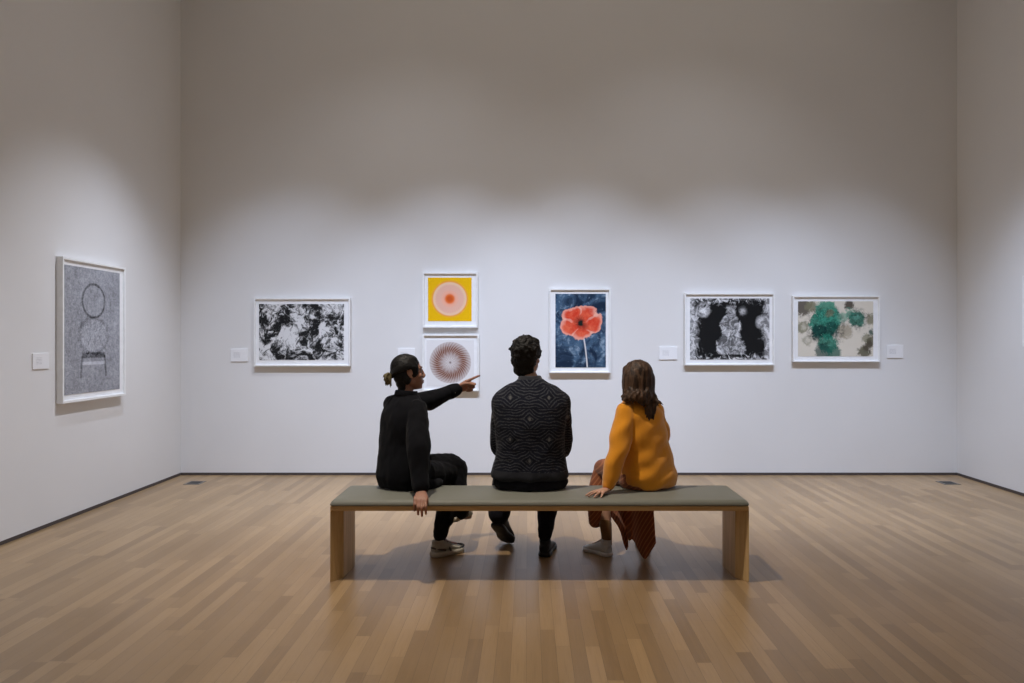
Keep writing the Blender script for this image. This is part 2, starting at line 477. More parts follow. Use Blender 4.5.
picture('framed_print', 'white-framed pale print on the far right wall, only its edge in view', (XR, 6.43, 1.68), R(-90), .94, .64, (-.4, .4, -.26, .26), print_plain)

def label_fn(nt, p, x, y, z):
    rows = (z*2*math.pi/.011).f('SINE')
    line = sstep(.1, .5, rows)*sstep(-.03, -.028, z)*(1.0-sstep(.032, .034, z))
    words = sstep(.40, .5, nz(nt, comb(nt, x*130.0, 0.0, (z/.011+.25).f('FLOOR')*7.0), 1.0, 1, .5))
    wide = sstep(-.065, -.064, x)*(1.0-sstep(.035, .036, x+(nz(nt, comb(nt, 0.0, 0.0, (z/.011+.25).f('FLOOR')*3.0), 1, 0))*.05))
    return dict(color=mixc(nt, (.83, .83, .84), (.3, .3, .32), line*words*wide*.55))
label_m = material('label_card', label_fn, rough=.7, spec=.2)
def wall_label(label, loc, rz, w=.18, h=.13):
    o = link('wall_label', mesh_of(*box(-w/2, w/2, -.009, 0, -h/2, h/2)), label_m)
    o.location = loc; o.rotation_euler = (0, 0, rz); o['label'] = label; o['category'] = 'wall label'
    bevel(o, .0015)
for (x0, y0, x1, y1), lab in (((231, 348.8, 248, 361.5), 'white wall label beside the black and white wash print'),
                              ((398, 348.3, 415, 361), 'white wall label half hidden behind the head of the pointing woman'),
                              ((659, 346.8, 677, 359.6), 'white wall label between the flower print and the black print'),
                              ((886.5, 345, 903, 358), 'white wall label right of the green blotted print')):
    a, b = P(x0, y1, YB), P(x1, y0, YB); c = (a+b)/2
    wall_label(lab, (c.x, YB, c.z), 0, b.x-a.x, b.z-a.z)
wall_label('white wall label near the tall grey print on the side wall', (XL, 5.715, 1.262), R(90), .19, .118)

# ------------------------------------------------------------------ bench
def wood_fn(nt, p, x, y, z):
    g = nz(nt, comb(nt, x*28.0, y*28.0, z*2.0), 1, 5, .6, .8)
    return dict(color=mixc(nt, (.44, .285, .125), (.62, .43, .215), sstep(.3, .7, g)), height=g)
def rail_fn(nt, p, x, y, z):
    g = nz(nt, comb(nt, x*1.6, y*30.0, z*40.0), 1, 5, .6, .8)
    return dict(color=mixc(nt, (.42, .25, .10), (.56, .36, .16), sstep(.3, .7, g)), height=g)
leg_m = material('bench_oak', wood_fn, rough=.42, spec=.4, bump=(1, .1, .001))
rail_m = material('bench_rail_oak', rail_fn, rough=.42, spec=.4, bump=(1, .1, .001))
def pad_fn(nt, p, x, y, z):
    n = nz(nt, p, 2.5, 3, .5); f = nz(nt, p, 420, 2, .7)
    return dict(color=mixc(nt, (.155, .157, .128), (.20, .20, .165), n*.6+f*.4), height=f)
pad_m = material('bench_pad_cloth', pad_fn, rough=.55, spec=.35, bump=(1, .15, .001), sheen=.15)
BX0, BX1, BY0, BY1 = -1.162, 1.298, 4.468, 4.955
SEAT = .486
bench = thing('museum_bench', 'long oak museum bench with a grey-green padded seat and slab legs', 'bench', ((BX0+BX1)/2, (BY0+BY1)/2, 0))
bx, by = (BX1-BX0)/2, (BY1-BY0)/2
def rrect(a, b, r, z, n=6):
    pts = []
    for cx, cy, a0 in ((a-r, b-r, 0), (-a+r, b-r, 90), (-a+r, -b+r, 180), (a-r, -b+r, 270)):
        for k in range(n+1):
            t = R(a0+90*k/n); pts.append(V((cx+r*math.cos(t), cy+r*math.sin(t), z)))
    return pts
rings = [rrect(bx-.006, by-.006, .02, .447)]
for t in range(0, 91, 10):
    s = .034*(1-math.cos(R(90-t)))  if False else .030*(1-math.cos(R(t)))
    rings.append(rrect(bx-s, by-s, .022, .451+.031*math.sin(R(t))))
rings.append(rrect(bx-.09, by-.09, .03, SEAT-.001)); rings.append(rrect(bx-.2, by-.16, .03, SEAT))
link('seat_pad', mesh_of(*ring_mesh(rings), smooth=True), pad_m, bench)
bevel(link('seat_rail', mesh_of(*box(-bx+.004, bx-.004, -by+.004, by-.004, .419, .447)), rail_m, bench), .003)
plan = [(0, 0), (.058, .088), (.070, .30), (.066, .36), (0, .455)]     # slab leg, its inner face chamfered at the front and the back
for s in (-1, 1):
    pts = [V((s*(-bx+.003+a), -by+.006+b, 0)) for a, b in plan]
    if s > 0: pts.reverse()
    n = len(pts)
    vs = pts+[V((p.x, p.y, .419)) for p in pts]
    fs = [tuple(reversed(range(n))), tuple(range(n, 2*n))]+[(k, (k+1) % n, n+(k+1) % n, n+k) for k in range(n)]
    bevel(link('leg', mesh_of(vs, fs), leg_m, bench), .0025)

# ------------------------------------------------------------------ people: shared anatomy
def on_seat(co):
    """keep soft things out of the bench: push to its top or its front face, whichever is nearer"""
    if BY0-.003 < co.y < BY1+.012 and BX0 < co.x < BX1 and .405 < co.z < SEAT+.002:
        if co.y-(BY0-.003) < SEAT+.002-co.z: co.y = BY0-.003
        else: co.z = SEAT+.002
    return co

def head_matrix(c, yaw, pitch=0, roll=0, s=1.0):
    """yaw: clockwise from the +Y look direction, pitch > 0 looks up"""
    return Matrix.Translation(c) @ Matrix.Rotation(-R(yaw), 4, 'Z') @ Matrix.Rotation(R(pitch), 4, 'X') @ Matrix.Rotation(R(roll), 4, 'Y') @ Matrix.Scale(s, 4)

def head_parts(M, male=False):
    j = 1.08 if male else 1.0
    L = []
    L.append(ellipsoid((0, -.014, .030), (.0735, .094, .086)))
    L.append(loft([(V((0, .040, -.116)), .014*j, .016), (V((0, .040, -.110)), .028*j, .030), (V((0, .030, -.092)), .043*j, .052), (V((0, .022, -.066)), .054*j, .066),
                   (V((0, .014, -.035)), .062, .073), (V((0, .010, .0)), .065, .075), (V((0, .006, .03)), .067, .077), (V((0, .0, .06)), .06, .07)], n=24, k=3, pw=2.2))
    L.append(tube([((0, .082, .022), .007), ((0, .090, .004), .0075), ((0, .097, -.018), .009), ((0, .1025, -.031), .010), ((0, .094, -.041), .008)], n=10, k=4))
    for s in (-1, 1):
        L.append(ellipsoid((s*.0115, .094, -.036), (.0075, .009, .007)))
        L.append(ellipsoid((s*.040, .056, -.030), (.022, .020, .020)))
        L.append(tube([((s*.010, .083, .020), .007), ((s*.030, .080, .024), .008), ((s*.052, .060, .018), .006)], n=8, k=4))
        L.append(ellipsoid((s*.031, .068, .002), (.0150, .0135, .0115)))
        # ear: rim, lobe and bowl
        pts = []
        for k in range(9):
            t = R(-110+k*38); pts.append(((s*(.076+.006*math.cos(t)*.5), -.012-.016*math.sin(t+.3), -.008+.029*math.cos(t*.9)), .0045))
        L.append(tube(pts, n=8, k=3))
        L.append(ellipsoid((s*.074, -.010, -.008), (.006, .013, .024)))
        L.append(ellipsoid((s*.074, -.002, -.033), (.005, .007, .008)))
        # jaw hinge
        L.append(ellipsoid((s*.050, .002, -.060), (.012, .026, .024)))
    L.append(tube([((-.022, .080, -.070), .003), ((-.008, .0905, -.0635), .0052), ((.008, .0905, -.0635), .0052), ((.022, .080, -.070), .003)], n=8, k=4))
    L.append(tube([((-.020, .080, -.072), .003), ((0, .0895, -.0755), .0065), ((.020, .080, -.072), .003)], n=8, k=4))
    L.append(ellipsoid((0, .066, -.103), (.018, .016, .013)))
    return [xf(p, M) for p in L]

def hand(W, Fd, B, side, curls, s=1.0, spread=.10, thumb=(.55, .80, -.25), tcurl=25, rise=(0, 0, 0, 0)):
    """W wrist, Fd towards the fingers, B out of the back; curls per finger (index first) of three joint angles"""
    W = V(W); Fd = V(Fd).normalized(); B = V(B); B = (B-Fd*B.dot(Fd)).normalized()
    T = Fd.cross(B)*(1 if side == 'L' else -1)
    g = lambda x, y, z: W+(T*x+Fd*y+B*z)*s
    L = [tube([(g(0, -.01, 0), .024*s, .019*s), (g(.001, .03, 0), .032*s, .017*s), (g(.002, .065, .001), .039*s, .0145*s), (g(.002, .086, 0), .038*s, .011*s)], n=18, k=4, flat=B)]
    base = [(.030, .088), (.0105, .094), (-.0095, .090), (-.028, .080)]
    lens = [(.042, .025, .019), (.046, .029, .020), (.043, .026, .020), (.033, .020, .018)]
    for i in range(4):
        x, y = base[i]; c = curls[i]
        p = g(x, y-.02, .0); d0 = (T*(spread*(1.3-i)*1.0)+Fd).normalized(); ang = -rise[i]
        pts = [(p, .0098*s)]; p = g(x, y, .001); pts.append((p, .0100*s))
        for q in range(3):
            ang += c[q]
            d = d0*math.cos(R(ang))-B*math.sin(R(ang))
            m_ = p+d*lens[i][q]*s*.5; p = p+d*lens[i][q]*s
            pts.append((m_, (.0088-.0008*q)*s)); pts.append((p, (.0090-.0011*q)*s))
        L.append(tube(pts, n=10, k=3))
    p = g(.018, .014, -.006); d = (T*thumb[0]+Fd*thumb[1]+B*thumb[2]).normalized()
    pts = [(p, .0145*s)]
    for ln, rr in ((.042, .0120), (.031, .0105), (.026, .0085)):
        p = p+d*ln*s; pts.append((p, rr*s))
        d = (d*math.cos(R(tcurl))+(Fd*.55-T*.75-B*.35).normalized()*math.sin(R(tcurl))).normalized()
    L.append(tube(pts, n=10, k=4))
    return L

def skin_fn(base, lip, blush):
    def fn(nt, p, x, y, z):
        at = nt.nodes.new('ShaderNodeAttribute'); at.attribute_name = 'tint'
        n = nz(nt, p, 40, 4, .6)
        c = mixc(nt, base, blush, sstep(.3, .8, n)*.5)
        mu = nt.nodes.new('ShaderNodeMix'); mu.data_type = 'RGBA'; mu.blend_type = 'MIX'
        put(nt, mu.inputs[0], E(nt, at.outputs['Alpha'])); put(nt, mu.inputs[6], c); nt.links.new(at.outputs['Color'], mu.inputs[7])
        return dict(color=E(nt, mu.outputs[2]), height=nz(nt, p, 300, 2, .5))
    return fn
def skin_material(name, base, lip, blush):
    m = material(name, skin_fn(base, lip, blush), rough=.5, spec=.4, bump=(1, .06, .001))
    b = m.node_tree.nodes['Principled BSDF']
    b.inputs['Subsurface Weight'].default_value = .12; b.inputs['Subsurface Radius'].default_value = (.012, .004, .002); b.inputs['Subsurface Scale'].default_value = .5
    return m

def paint(me, M, lip, brow, iris):
    at = me.color_attributes.new('tint', 'FLOAT_COLOR', 'POINT')
    Mi = M.inverted(); data = []
    for v in me.vertices:
        h = Mi @ v.co; c = (0, 0, 0, 0)
        if h.y > .05 and abs(h.x) < .07 and -.1 < h.z < .05:
            ax = abs(h.x)
            if ax < .023 and abs(h.z+.0695-.25*max(0, ax-.008)*0) < .0095-.22*ax and h.y > .078: c = (*lip, .8)
            elif .010 < ax < .052 and abs(h.z-(.0235+.004*math.sin((ax-.01)*50))) < .0042: c = (*brow, .85)
            else:
                dx, dz = ax-.031, h.z-.002
                if (dx/.0125)**2+(dz/.0062)**2 < 1: c = (*iris, 1) if dx*dx+dz*dz < .0056**2 else (.42, .39, .37, 1)
                elif (dx/.0145)**2+((dz-.001)/.0085)**2 < 1 and dz > 0: c = (*brow, .8)
        data += c
    at.data.foreach_set('color', data)

def shoe_part(root, heel, yaw, pitch, L, mats, name='shoe', bulk=1.0, chunky=False, label=None):
    """heel: where the back of the sole meets the ground; yaw clockwise from +Y; pitch > 0 lifts the heel around the toe end"""
    M = Matrix.Translation(heel) @ Matrix.Rotation(-R(yaw), 4, 'Z') @ Matrix.Rotation(R(-pitch), 4, 'X')
    st = .034 if chunky else .024
    rows = [(.002, .020, .062), (.014, .031, .078), (.05, .036, .088), (.09, .036, .086), (.13, .038, .070), (.17, .043, .055), (.205, .044, .045), (.235, .038, .037), (.255, .024, .028)]
    f = L/.265
    rings = []
    for y, w, h in spline(rows, 4):
        w *= bulk; ring = []
        for q in range(24):
            t = 2*math.pi*q/24; c, s_ = math.cos(t), math.sin(t)
            z = st-.006+(h*bulk-st+.006)*(.5+.5*math.copysign(abs(s_)**.8, s_))
            x = w*math.copysign(abs(c)**.75, c)*(1.0-.22*max(0, s_))
            ring.append(V((x, y*f, z)))
        rings.append(ring)
    parts = [ring_mesh(rings), tube([((0, .052*f, .05), .034*bulk, .040*bulk), ((0, .046*f, .105), .033*bulk, .038*bulk)], n=18, k=4, caps=False, flat=V((0, 1, 0)))]
    for k in range(2): parts.append(tube([((-.03*bulk, (.03+.02*k)*f, .06-.01*k), .006), ((0, -.002 if k == 0 else .02, .07), .006), ((.03*bulk, (.03+.02*k)*f, .06-.01*k), .006)], n=8, k=3))
    me = fuse([xf(p, M) for p in parts], .0045, 3)
    o = link(name, local(me, root), mats[0], root, label)
    # sole
    out = []
    prof = [(0, .0), (.004, .022), (.02, .033), (.06, .036), (.11, .034), (.15, .039), (.19, .046), (.225, .043), (.25, .030), (.264, .012), (.267, 0)]
    pr = spline([list(q) for q in prof], 3)
    loop = [(w, y) for y, w in pr]+[(-w, y) for y, w in reversed(pr[1:-1])]
    g = 1.06*bulk
    rings = [[V((x*g*q, y*f+(1-q)*.1*f-(.006 if chunky else .002), z)) for x, y in loop] for z, q in ((0, .94), (.004, 1.0), (st*.55, 1.03), (st, .99))]
    vs, fs = ring_mesh(rings)
    so = link('sole', local(mesh_of([M @ v for v in vs], fs, True), root), mats[1], o)
    if chunky:                                       # darker overlays on a light mesh upper
        ov = [tube([((-.040*bulk, .12*f, st), .006), ((-.030*bulk, .112*f, .058), .007), ((0, .106*f, .088*bulk), .006), ((.030*bulk, .112*f, .058), .007), ((.040*bulk, .12*f, st), .006)], n=8, k=4),
              tube([((-.037*bulk, .075*f, st+.01), .007), ((-.026*bulk, .02*f, .055), .008), ((0, -.001, .062), .007), ((.026*bulk, .02*f, .055), .008), ((.037*bulk, .075*f, st+.01), .007)], n=8, k=4),
              tube([((-.041*bulk, .20*f, st+.003), .006), ((-.026*bulk, .245*f, st+.006), .007), ((0, .258*f, st+.008), .007), ((.026*bulk, .245*f, st+.006), .007), ((.041*bulk, .20*f, st+.003), .006)], n=8, k=4)]
        link('overlay', local(mesh_of(*xf(join(ov), M), smooth=True), root), OVERLAY, o)
    # laces
    lv = []
    for k in range(4):
        y = (.105+.02*k)*f; h = (.088-.011*k)*bulk
        lv.append(tube([((-.019, y, h-.008), .0026), ((0, y+.004, h+.001), .0026), ((.019, y, h-.008), .0026)], n=6, k=4))
    link('laces', local(mesh_of(*xf(join(lv), M), smooth=True), root), mats[2], o)
    return o

def folds(amp, fx=(14, 14, 6), seed=0., fine=.0):
    def f(co, n):
        a = mnoise.noise(V((co.x*fx[0]+seed, co.y*fx[1], co.z*fx[2])))
        b = mnoise.noise(V((co.x*fx[0]*2.3+seed+5, co.y*fx[1]*2.3, co.z*fx[2]*2.6)))
        co = co+n*(amp*a+amp*.5*b)
        if fine: co = co+n*fine*mnoise.noise(V((co.x*90, co.y*90, co.z*90)))
        return on_seat(co)
    return f

def cloth(name, dark, lite, rough=.85, sheen=.3, weave=500, bump=.25):
    def fn(nt, p, x, y, z):
        n = nz(nt, p, 9, 3, .6); f = nz(nt, p, weave, 2, .7)
        return dict(color=mixc(nt, dark, lite, n*.55+f*.45), height=f)
    return material(name, fn, rough=rough, spec=.12, bump=(1, bump, .0015), sheen=sheen)

def hair_material(name, dark, lite, axis=(60, 60, 4)):
    def fn(nt, p, x, y, z):
        n = nz(nt, comb(nt, x*axis[0], y*axis[1], z*axis[2]), 1, 4, .65, .4); f = nz(nt, comb(nt, x*axis[0]*5, y*axis[1]*5, z*axis[2]*2), 1, 2, .6)
        return dict(color=mixc(nt, dark, lite, sstep(.32, .7, n*.7+f*.3)), height=n*.5+f*.5)
    return material(name, fn, rough=.55, spec=.25, bump=(1, .5, .004))

class Fig:
    """helper: sideways/forward axes of a seated body that faces yaw degrees clockwise from +Y"""
    def __init__(s, c, yaw):
        s.c = V(c); s.yaw = yaw; t = R(yaw)
        s.f = V((math.sin(t), math.cos(t), 0)); s.r = V((math.cos(t), -math.sin(t), 0))
    def at(s, r, f, z): return V((s.c.x, s.c.y, 0))+s.r*r+s.f*f+V((0, 0, z))

OVERLAY = material('dark_grey_overlay', color=(.085, .08, .07), rough=.6)
black_trouser = cloth('black_trouser_cloth', (.002, .002, .003), (.006, .006, .008), sheen=.03)
sole_pale = material('pale_sole_rubber', color=(.62, .62, .62), rough=.6)
sole_dark = material('black_sole_rubber', color=(.007, .007, .008), rough=.6)
black_leather = material('black_shoe_leather', color=(.006, .006, .008), rough=.6, bump=(200, .1, .001))
black_lace = material('black_lace', color=(.008, .008, .009), rough=.8)
BASE_TORSO_Z = SEAT

# ================================================================== man in the patterned sweater
man = thing('person', 'person in a dark patterned sweater sitting in the middle of the bench, seen from behind', 'person', (.02, 4.84, SEAT))
YM = 0
mh = head_matrix(V((-.004, 4.935, 1.312)), 24, 4, 2, 1.0)
hipL, hipR = V((-.095, 4.83, .575)), V((.125, 4.83, .575))
kneeL, kneeR = V((-.172, 5.36, .495)), V((.155, 5.30, .505))
ankL, ankR = V((-.195, 5.160, .215)), V((.112, 5.045, .105))
shL, shR = V((-.153, 4.855, 1.045)), V((.193, 4.855, 1.045))
elL, elR = V((-.180, 4.935, .725)), V((.220, 4.935, .725))
wrL, wrR = V((-.055, 5.165, .645)), V((.085, 5.165, .645))
def body(M, torso, arms, legs, neck, hands, male, voxel=.0045):
    L = head_parts(M, male)
    L.append(tube([(M @ V((0, -.022, -.03)), .050), (M @ V((0, -.020, -.085)), .048 if male else .043), (neck, .055 if male else .048), (neck-V((0, 0, .07)), .075)], n=20, k=4))
    L.append(loft(torso, n=28, k=4))
    for sh, el, wr in arms:
        L.append(tube([(sh, .048), (sh.lerp(el, .5), .042), (el, .036), (el.lerp(wr, .3), .036), (wr, .025)], n=14, k=4))
    for hip, kn, an, toe in legs:
        L.append(tube([(hip, .078), (hip.lerp(kn, .5), .062), (kn, .046), (kn.lerp(an, .35), .044), (an, .031)], n=16, k=5))
        L.append(tube([(an+V((0, 0, -.005)), .030), (an.lerp(toe, .5)+V((0, 0, -.015)), .026), (toe, .018)], n=12, k=4))
    L += hands
    return L
skin_man = skin_material('man_skin', (.40, .225, .150), None, (.34, .17, .11))
relaxed = [(28, 35, 20), (34, 40, 22), (38, 42, 24), (42, 44, 26)]
mt = [(V((.015, 4.84, .50)), .13, .09), (V((.015, 4.84, .58)), .155, .105), (V((.015, 4.84, .72)), .135, .095), (V((.018, 4.835, .90)), .155, .105), (V((.02, 4.845, 1.03)), .155, .085), (V((.02, 4.87, 1.10)), .08, .06)]
parts = body(mh, mt, [(shL, elL, wrL), (shR, elR, wrR)], [(hipL, kneeL, ankL, V((-.145, 5.30, .075))), (hipR, kneeR, ankR, V((.15, 5.19, .045)))], V((.015, 4.885, 1.165)),
             hand(wrL, (.55, .75, -.25), (-.35, .2, .9), 'L', relaxed, .98)+hand(wrR, (-.55, .75, -.25), (.35, .2, .9), 'R', relaxed, .98), True)
me = fuse(parts, .0045, 2, lambda co, n: on_seat(co)); paint(me, mh, (.33, .12, .09), (.012, .008, .006), (.03, .015, .008))
link('body', local(me, man), skin_man, man)

def nordic_fn(nt, p, x, y, z):
    # stacked bands of mirrored chevrons and small diamonds, knitted
    k = nz(nt, p, 150, 2, .7); w = nz(nt, p, 14, 3, .6)
    per = .24
    ux = ((x+.01)/per); row = (z/.128)
    off = (row.f('FLOOR')*.5)
    tx = ((ux+off).f('FRACT')-.5).f('ABSOLUTE')*2.0          # 0 at the column axis, 1 at its side
    tz = (row.f('FRACT')-.5).f('ABSOLUTE')*2.0
    chev = (((tx*3.1).f('SINE')*.45+tx*.5+tz*(1.1+tx*.5)+(w-.5)*.9)*2.3).f('FRACT')
    lines = sstep(.34, .46, chev)*(1.0-sstep(.66, .78, chev))
    hl = sstep(.90, .96, tz)
    dia = 1.0-sstep(.05, .10, tx+(tz-.05).f('ABSOLUTE')*.55)
    ground = mixc(nt, (.0035, .0045, .011), (.010, .012, .022), k)
    c = mixc(nt, ground, (.062, .065, .074), lines*(.25+.75*sstep(.35, .62, k)))
    c = mixc(nt, c, (.005, .006, .013), hl*.8)
    c = mixc(nt, c, (.15, .15, .15), dia*.75)
    hem = 1.0-sstep(.118, .122, z+.20*(x*2.0)*.06)
    c = mixc(nt, c, mixc(nt, (.014, .015, .021), (.030, .031, .038), k), hem)
    return dict(color=c, height=nz(nt, p, 260, 2, .6))
sweater_m = material('nordic_knit', nordic_fn, rough=.9, spec=.15, bump=(1, .35, .002), sheen=.05)
def sleeve(sh, el, wr, r0, r1, r2, r3, out=.0):
    return tube([(sh, r0), (sh.lerp(el, .45), r1), (el, r2), (el.lerp(wr, .5), r3*1.15), (wr, r3)], n=18, k=6)
ms = [(V((.012, 4.845, .548)), .240, .168), (V((.012, 4.842, .575)), .250, .172), (V((.014, 4.84, .65)), .232, .158), (V((.016, 4.835, .76)), .216, .148),
      (V((.016, 4.835, .90)), .228, .146), (V((.016, 4.845, 1.00)), .242, .136), (V((.016, 4.855, 1.06)), .232, .118), (V((.016, 4.862, 1.105)), .194, .098), (V((.015, 4.870, 1.138)), .136, .083), (V((.014, 4.878, 1.16)), .090, .072), (V((.013, 4.884, 1.172)), .076, .070)]
parts = [loft(ms, n=32, k=5, pw=2.4), sleeve(shL+V((-.008, 0, -.02)), elL, wrL, .072, .072, .064, .042), sleeve(shR+V((.006, 0, -.02)), elR, wrR, .072, .072, .064, .042)]
sw = link('sweater', local(fuse(parts, .007, 4, folds(.007, (11, 11, 9), 2.)), man), sweater_m, man)
# knitted collar
link('collar', local(fuse([loft([(V((.013, 4.884, 1.150)), .088, .078), (V((.012, 4.889, 1.175)), .077, .072), (V((.011, 4.893, 1.192)), .071, .067)], k=4, n=28)], .005, 2), man), cloth('collar_knit', (.012, .013, .02), (.04, .042, .05)), sw)
parts = [loft([(V((.018, 4.85, .49)), .222, .165), (V((.018, 4.85, .53)), .236, .170), (V((.018, 4.85, .58)), .205, .150), (V((.018, 4.85, .64)), .17, .13)], k=5, n=30)]
for hip, kn, an, w in ((hipL, kneeL, ankL, .074), (hipR, kneeR, ankR, .045)):
    parts.append(tube([(hip, .10), (hip.lerp(kn, .5), .09), (kn, .072), (kn.lerp(an, .3), .072), (kn.lerp(an, .65), .050+w*.3), (an+V((0, 0, .03)), w)], n=20, k=6))
link('trousers', local(fuse(parts, .007, 4, folds(.006, (14, 14, 10), 9.)), man), cloth('navy_trouser_cloth', (.004, .004, .007), (.010, .010, .016), sheen=.03), man)
shoe_part(man, V((-.215, 5.105, .178)), 20, 36, .295, (black_leather, sole_dark, black_lace), 'shoe', 1.25)
shoe_part(man, V((.106, 4.985, .002)), 9, 0, .29, (black_leather, sole_dark, black_lace), 'shoe', 1.14)
for a_, b_, t_ in ((ankL, ankL+V((0, .012, .05)), V((-.175, 5.21, .150))), (ankR+V((0, 0, -.02)), ankR+V((0, .01, .05)), V((.125, 5.09, .065)))):
    link('sock', local(fuse([tube([(t_, .036), (a_, .037), (b_, .036)], n=16, k=5)], .005, 2), man), cloth('dark_sock', (.004, .004, .006), (.010, .010, .013)), man)
# short curly hair
parts = [ellipsoid((0, -.026, .042), (.096, .104, .092), mh), ellipsoid((0, -.058, -.020), (.086, .062, .075), mh), ellipsoid((0, -.060, -.078), (.072, .044, .050), mh), ellipsoid((0, .030, .090), (.068, .060, .040), mh),
         ellipsoid((-.066, .0, -.012), (.022, .034, .052), mh), ellipsoid((.066, .004, .014), (.018, .026, .028), mh)]
random.seed(3)
for k in range(130):
    a, b = random.uniform(0, 6.28), random.uniform(-.5, 1.5)
    d = V((math.cos(a)*math.cos(b), math.sin(a)*math.cos(b), math.sin(b)))
    if d.y > .5 and d.z < .8: continue
    c = V((d.x*.090, -.026+d.y*.098, .040+d.z*.088)); r = random.uniform(.006, .013)
    t = V((random.gauss(0, 1), random.gauss(0, 1), random.gauss(0, 1))).normalized()*.016
    parts.append(tube([(mh @ (c-t), r*.7), (mh @ (c+d*.004), r), (mh @ (c+t), r*.6)], n=8, k=2))
def curl(co, n):
    return co+n*(.004*mnoise.noise(co*38)+.004*mnoise.noise(co*110))
link('hair', local(fuse(parts, .0045, 2, curl), man), hair_material('black_brown_hair', (.003, .0026, .0024), (.011, .009, .008), (70, 70, 50)), man)

# ================================================================== pointing woman
W1 = Fig((-.787, 4.87, 0), 42)
wa = thing('person', 'person in a black jacket with tied-back hair pointing with one arm', 'person', (W1.c.x, W1.c.y, SEAT))
h1 = head_matrix(V((-.765, 4.895, 1.213)), 66, 5, -3, .985)
skin_a = skin_material('pointing_skin', (.36, .185, .125), None, (.31, .13, .09))
hipL, hipR = W1.at(-.085, -.01, .575), W1.at(.085, -.01, .575)
kneR, ankR = V((-.515, 5.185, .505)), V((-.578, 5.035, .105))
kneL, ankL = V((-.505, 5.195, .560)), V((-.462, 5.105, .285))
shL, shR = V((-.868, 4.945, .995)), V((-.692, 4.790, .985))
elL, wrL = V((-.665, 5.125, 1.015)), V((-.482, 5.225, 1.085))
elR, wrR = V((-.668, 4.640, .775)), V((-.640, 4.545, .535))
tor = [(W1.at(0, -.01, .50), .12, .085), (W1.at(0, -.01, .58), .15, .10), (W1.at(0, 0, .70), .115, .085), (W1.at(0, -.005, .86), .130, .092), (W1.at(0, 0, .97), .135, .075), (W1.at(0, .005, 1.04), .065, .05)]
tor = [(*s, R(42)) for s in tor]
point = [(0, 4, 3), (72, 95, 50), (78, 98, 50), (80, 98, 50)]
Fp = (V((-.338, 5.300, 1.152))-wrL).normalized()
grip = [(26, 52, 12), (28, 54, 12), (30, 54, 12), (32, 52, 12)]
hands = hand(wrL, Fp+V((0, 0, -.10)), V((0, 0, 1)).cross(Fp)+V((0, 0, .25)), 'L', point, 1.06, .02, (.30, .85, -.55), 35, (9, 0, 0, 0))
hands += hand(V((-.634, 4.536, .522)), V((.06, -.88, -.34)), V((0, -.15, 1)), 'R', grip, 1.06, .035, (.30, .8, -.2), 25)
parts = body(h1, tor, [(shL, elL, wrL), (shR, elR, wrR)], [(hipL, kneL, ankL, V((-.40, 5.22, .215))), (hipR, kneR, ankR, V((-.49, 5.12, .05)))], W1.at(0, .012, 1.075), hands, False)
me = fuse(parts, .004, 2, lambda co, n: on_seat(co)); paint(me, h1, (.36, .11, .09), (.015, .01, .008), (.02, .012, .008))
link('body', local(me, wa), skin_a, wa)

jacket_m = cloth('black_jacket_cloth', (.0022, .0024, .004), (.0065, .007, .010), sheen=.03)
y42 = R(42)
js = [(W1.at(.0, -.015, .489), .155, .130, y42), (W1.at(.008, -.012, .51), .168, .150, y42), (W1.at(.008, -.012, .56), .180, .162, y42), (W1.at(.006, -.012, .63), .176, .155, y42), (W1.at(.0, -.01, .74), .166, .138, y42), (W1.at(0, -.012, .86), .158, .130, y42),
      (W1.at(0, -.008, .94), .154, .120, y42), (W1.at(0, 0, 1.00), .140, .102, y42), (W1.at(0, .006, 1.045), .104, .082, y42), (W1.at(0, .012, 1.068), .078, .070, y42), (W1.at(0, .014, 1.082), .070, .066, y42)]
parts = [loft(js, n=32, k=5), sleeve(shL, elL, wrL-(wrL-elL).normalized()*.02, .068, .068, .066, .046), sleeve(shR, elR, wrR+V((0, .006, .012)), .064, .072, .074, .052)]
parts.append(tube([(W1.at(.12, -.05, .51), .045), (W1.at(.17, .05, .505), .035), (W1.at(.15, .16, .51), .03)], n=12, k=5))   # spread hem on the seat
ja = link('jacket', local(fuse(parts, .0065, 4, folds(.008, (12, 12, 7), 21.)), wa), jacket_m, wa)
cf = W1.at(0, .014, 1.074)
colp = []
for k in range(17):
    t = R(-150+k*300/16); c_ = math.cos(t); s_ = math.sin(t)
    colp.append((cf+W1.r*(.070*s_)+W1.f*(-.066*c_)+V((0, 0, .012-.014*abs(k-8)/8)), .0065, .022))
link('collar', local(fuse([tube(colp, n=12, k=3, flat=V((0, 0, 1)))], .004, 2), wa), jacket_m, ja)
cuffs = []
ax = (wrL-elL).normalized()
link('cuff', local(fuse([tube([(wrL-ax*.055, .050), (wrL-ax*.010, .044)], n=20, k=4, caps=True)], .0045, 2), wa), jacket_m, ja)
link('button', local(mesh_of(*ellipsoid(wrL-ax*.03+V((.012, -.043, -.012)), (.006, .004, .006)), smooth=True), wa), material('grey_button', color=(.12, .12, .11), rough=.3), ja)
pocket = [W1.at(.02, .128, .93), W1.at(.11, .112, .93), W1.at(.11, .118, .83), W1.at(.02, .134, .83)]
parts = []
for hip, kn, an, rr in ((hipL, kneL, ankL, (.098, .092, .080, .076, .070)), (hipR, kneR, ankR, (.098, .09, .076, .068, .048))):
    parts.append(tube([(hip, rr[0]), (hip.lerp(kn, .5), rr[1]), (kn, rr[2]), (kn.lerp(an, .4), rr[3]), (an+V((0, 0, .035)), rr[4])], n=20, k=6))
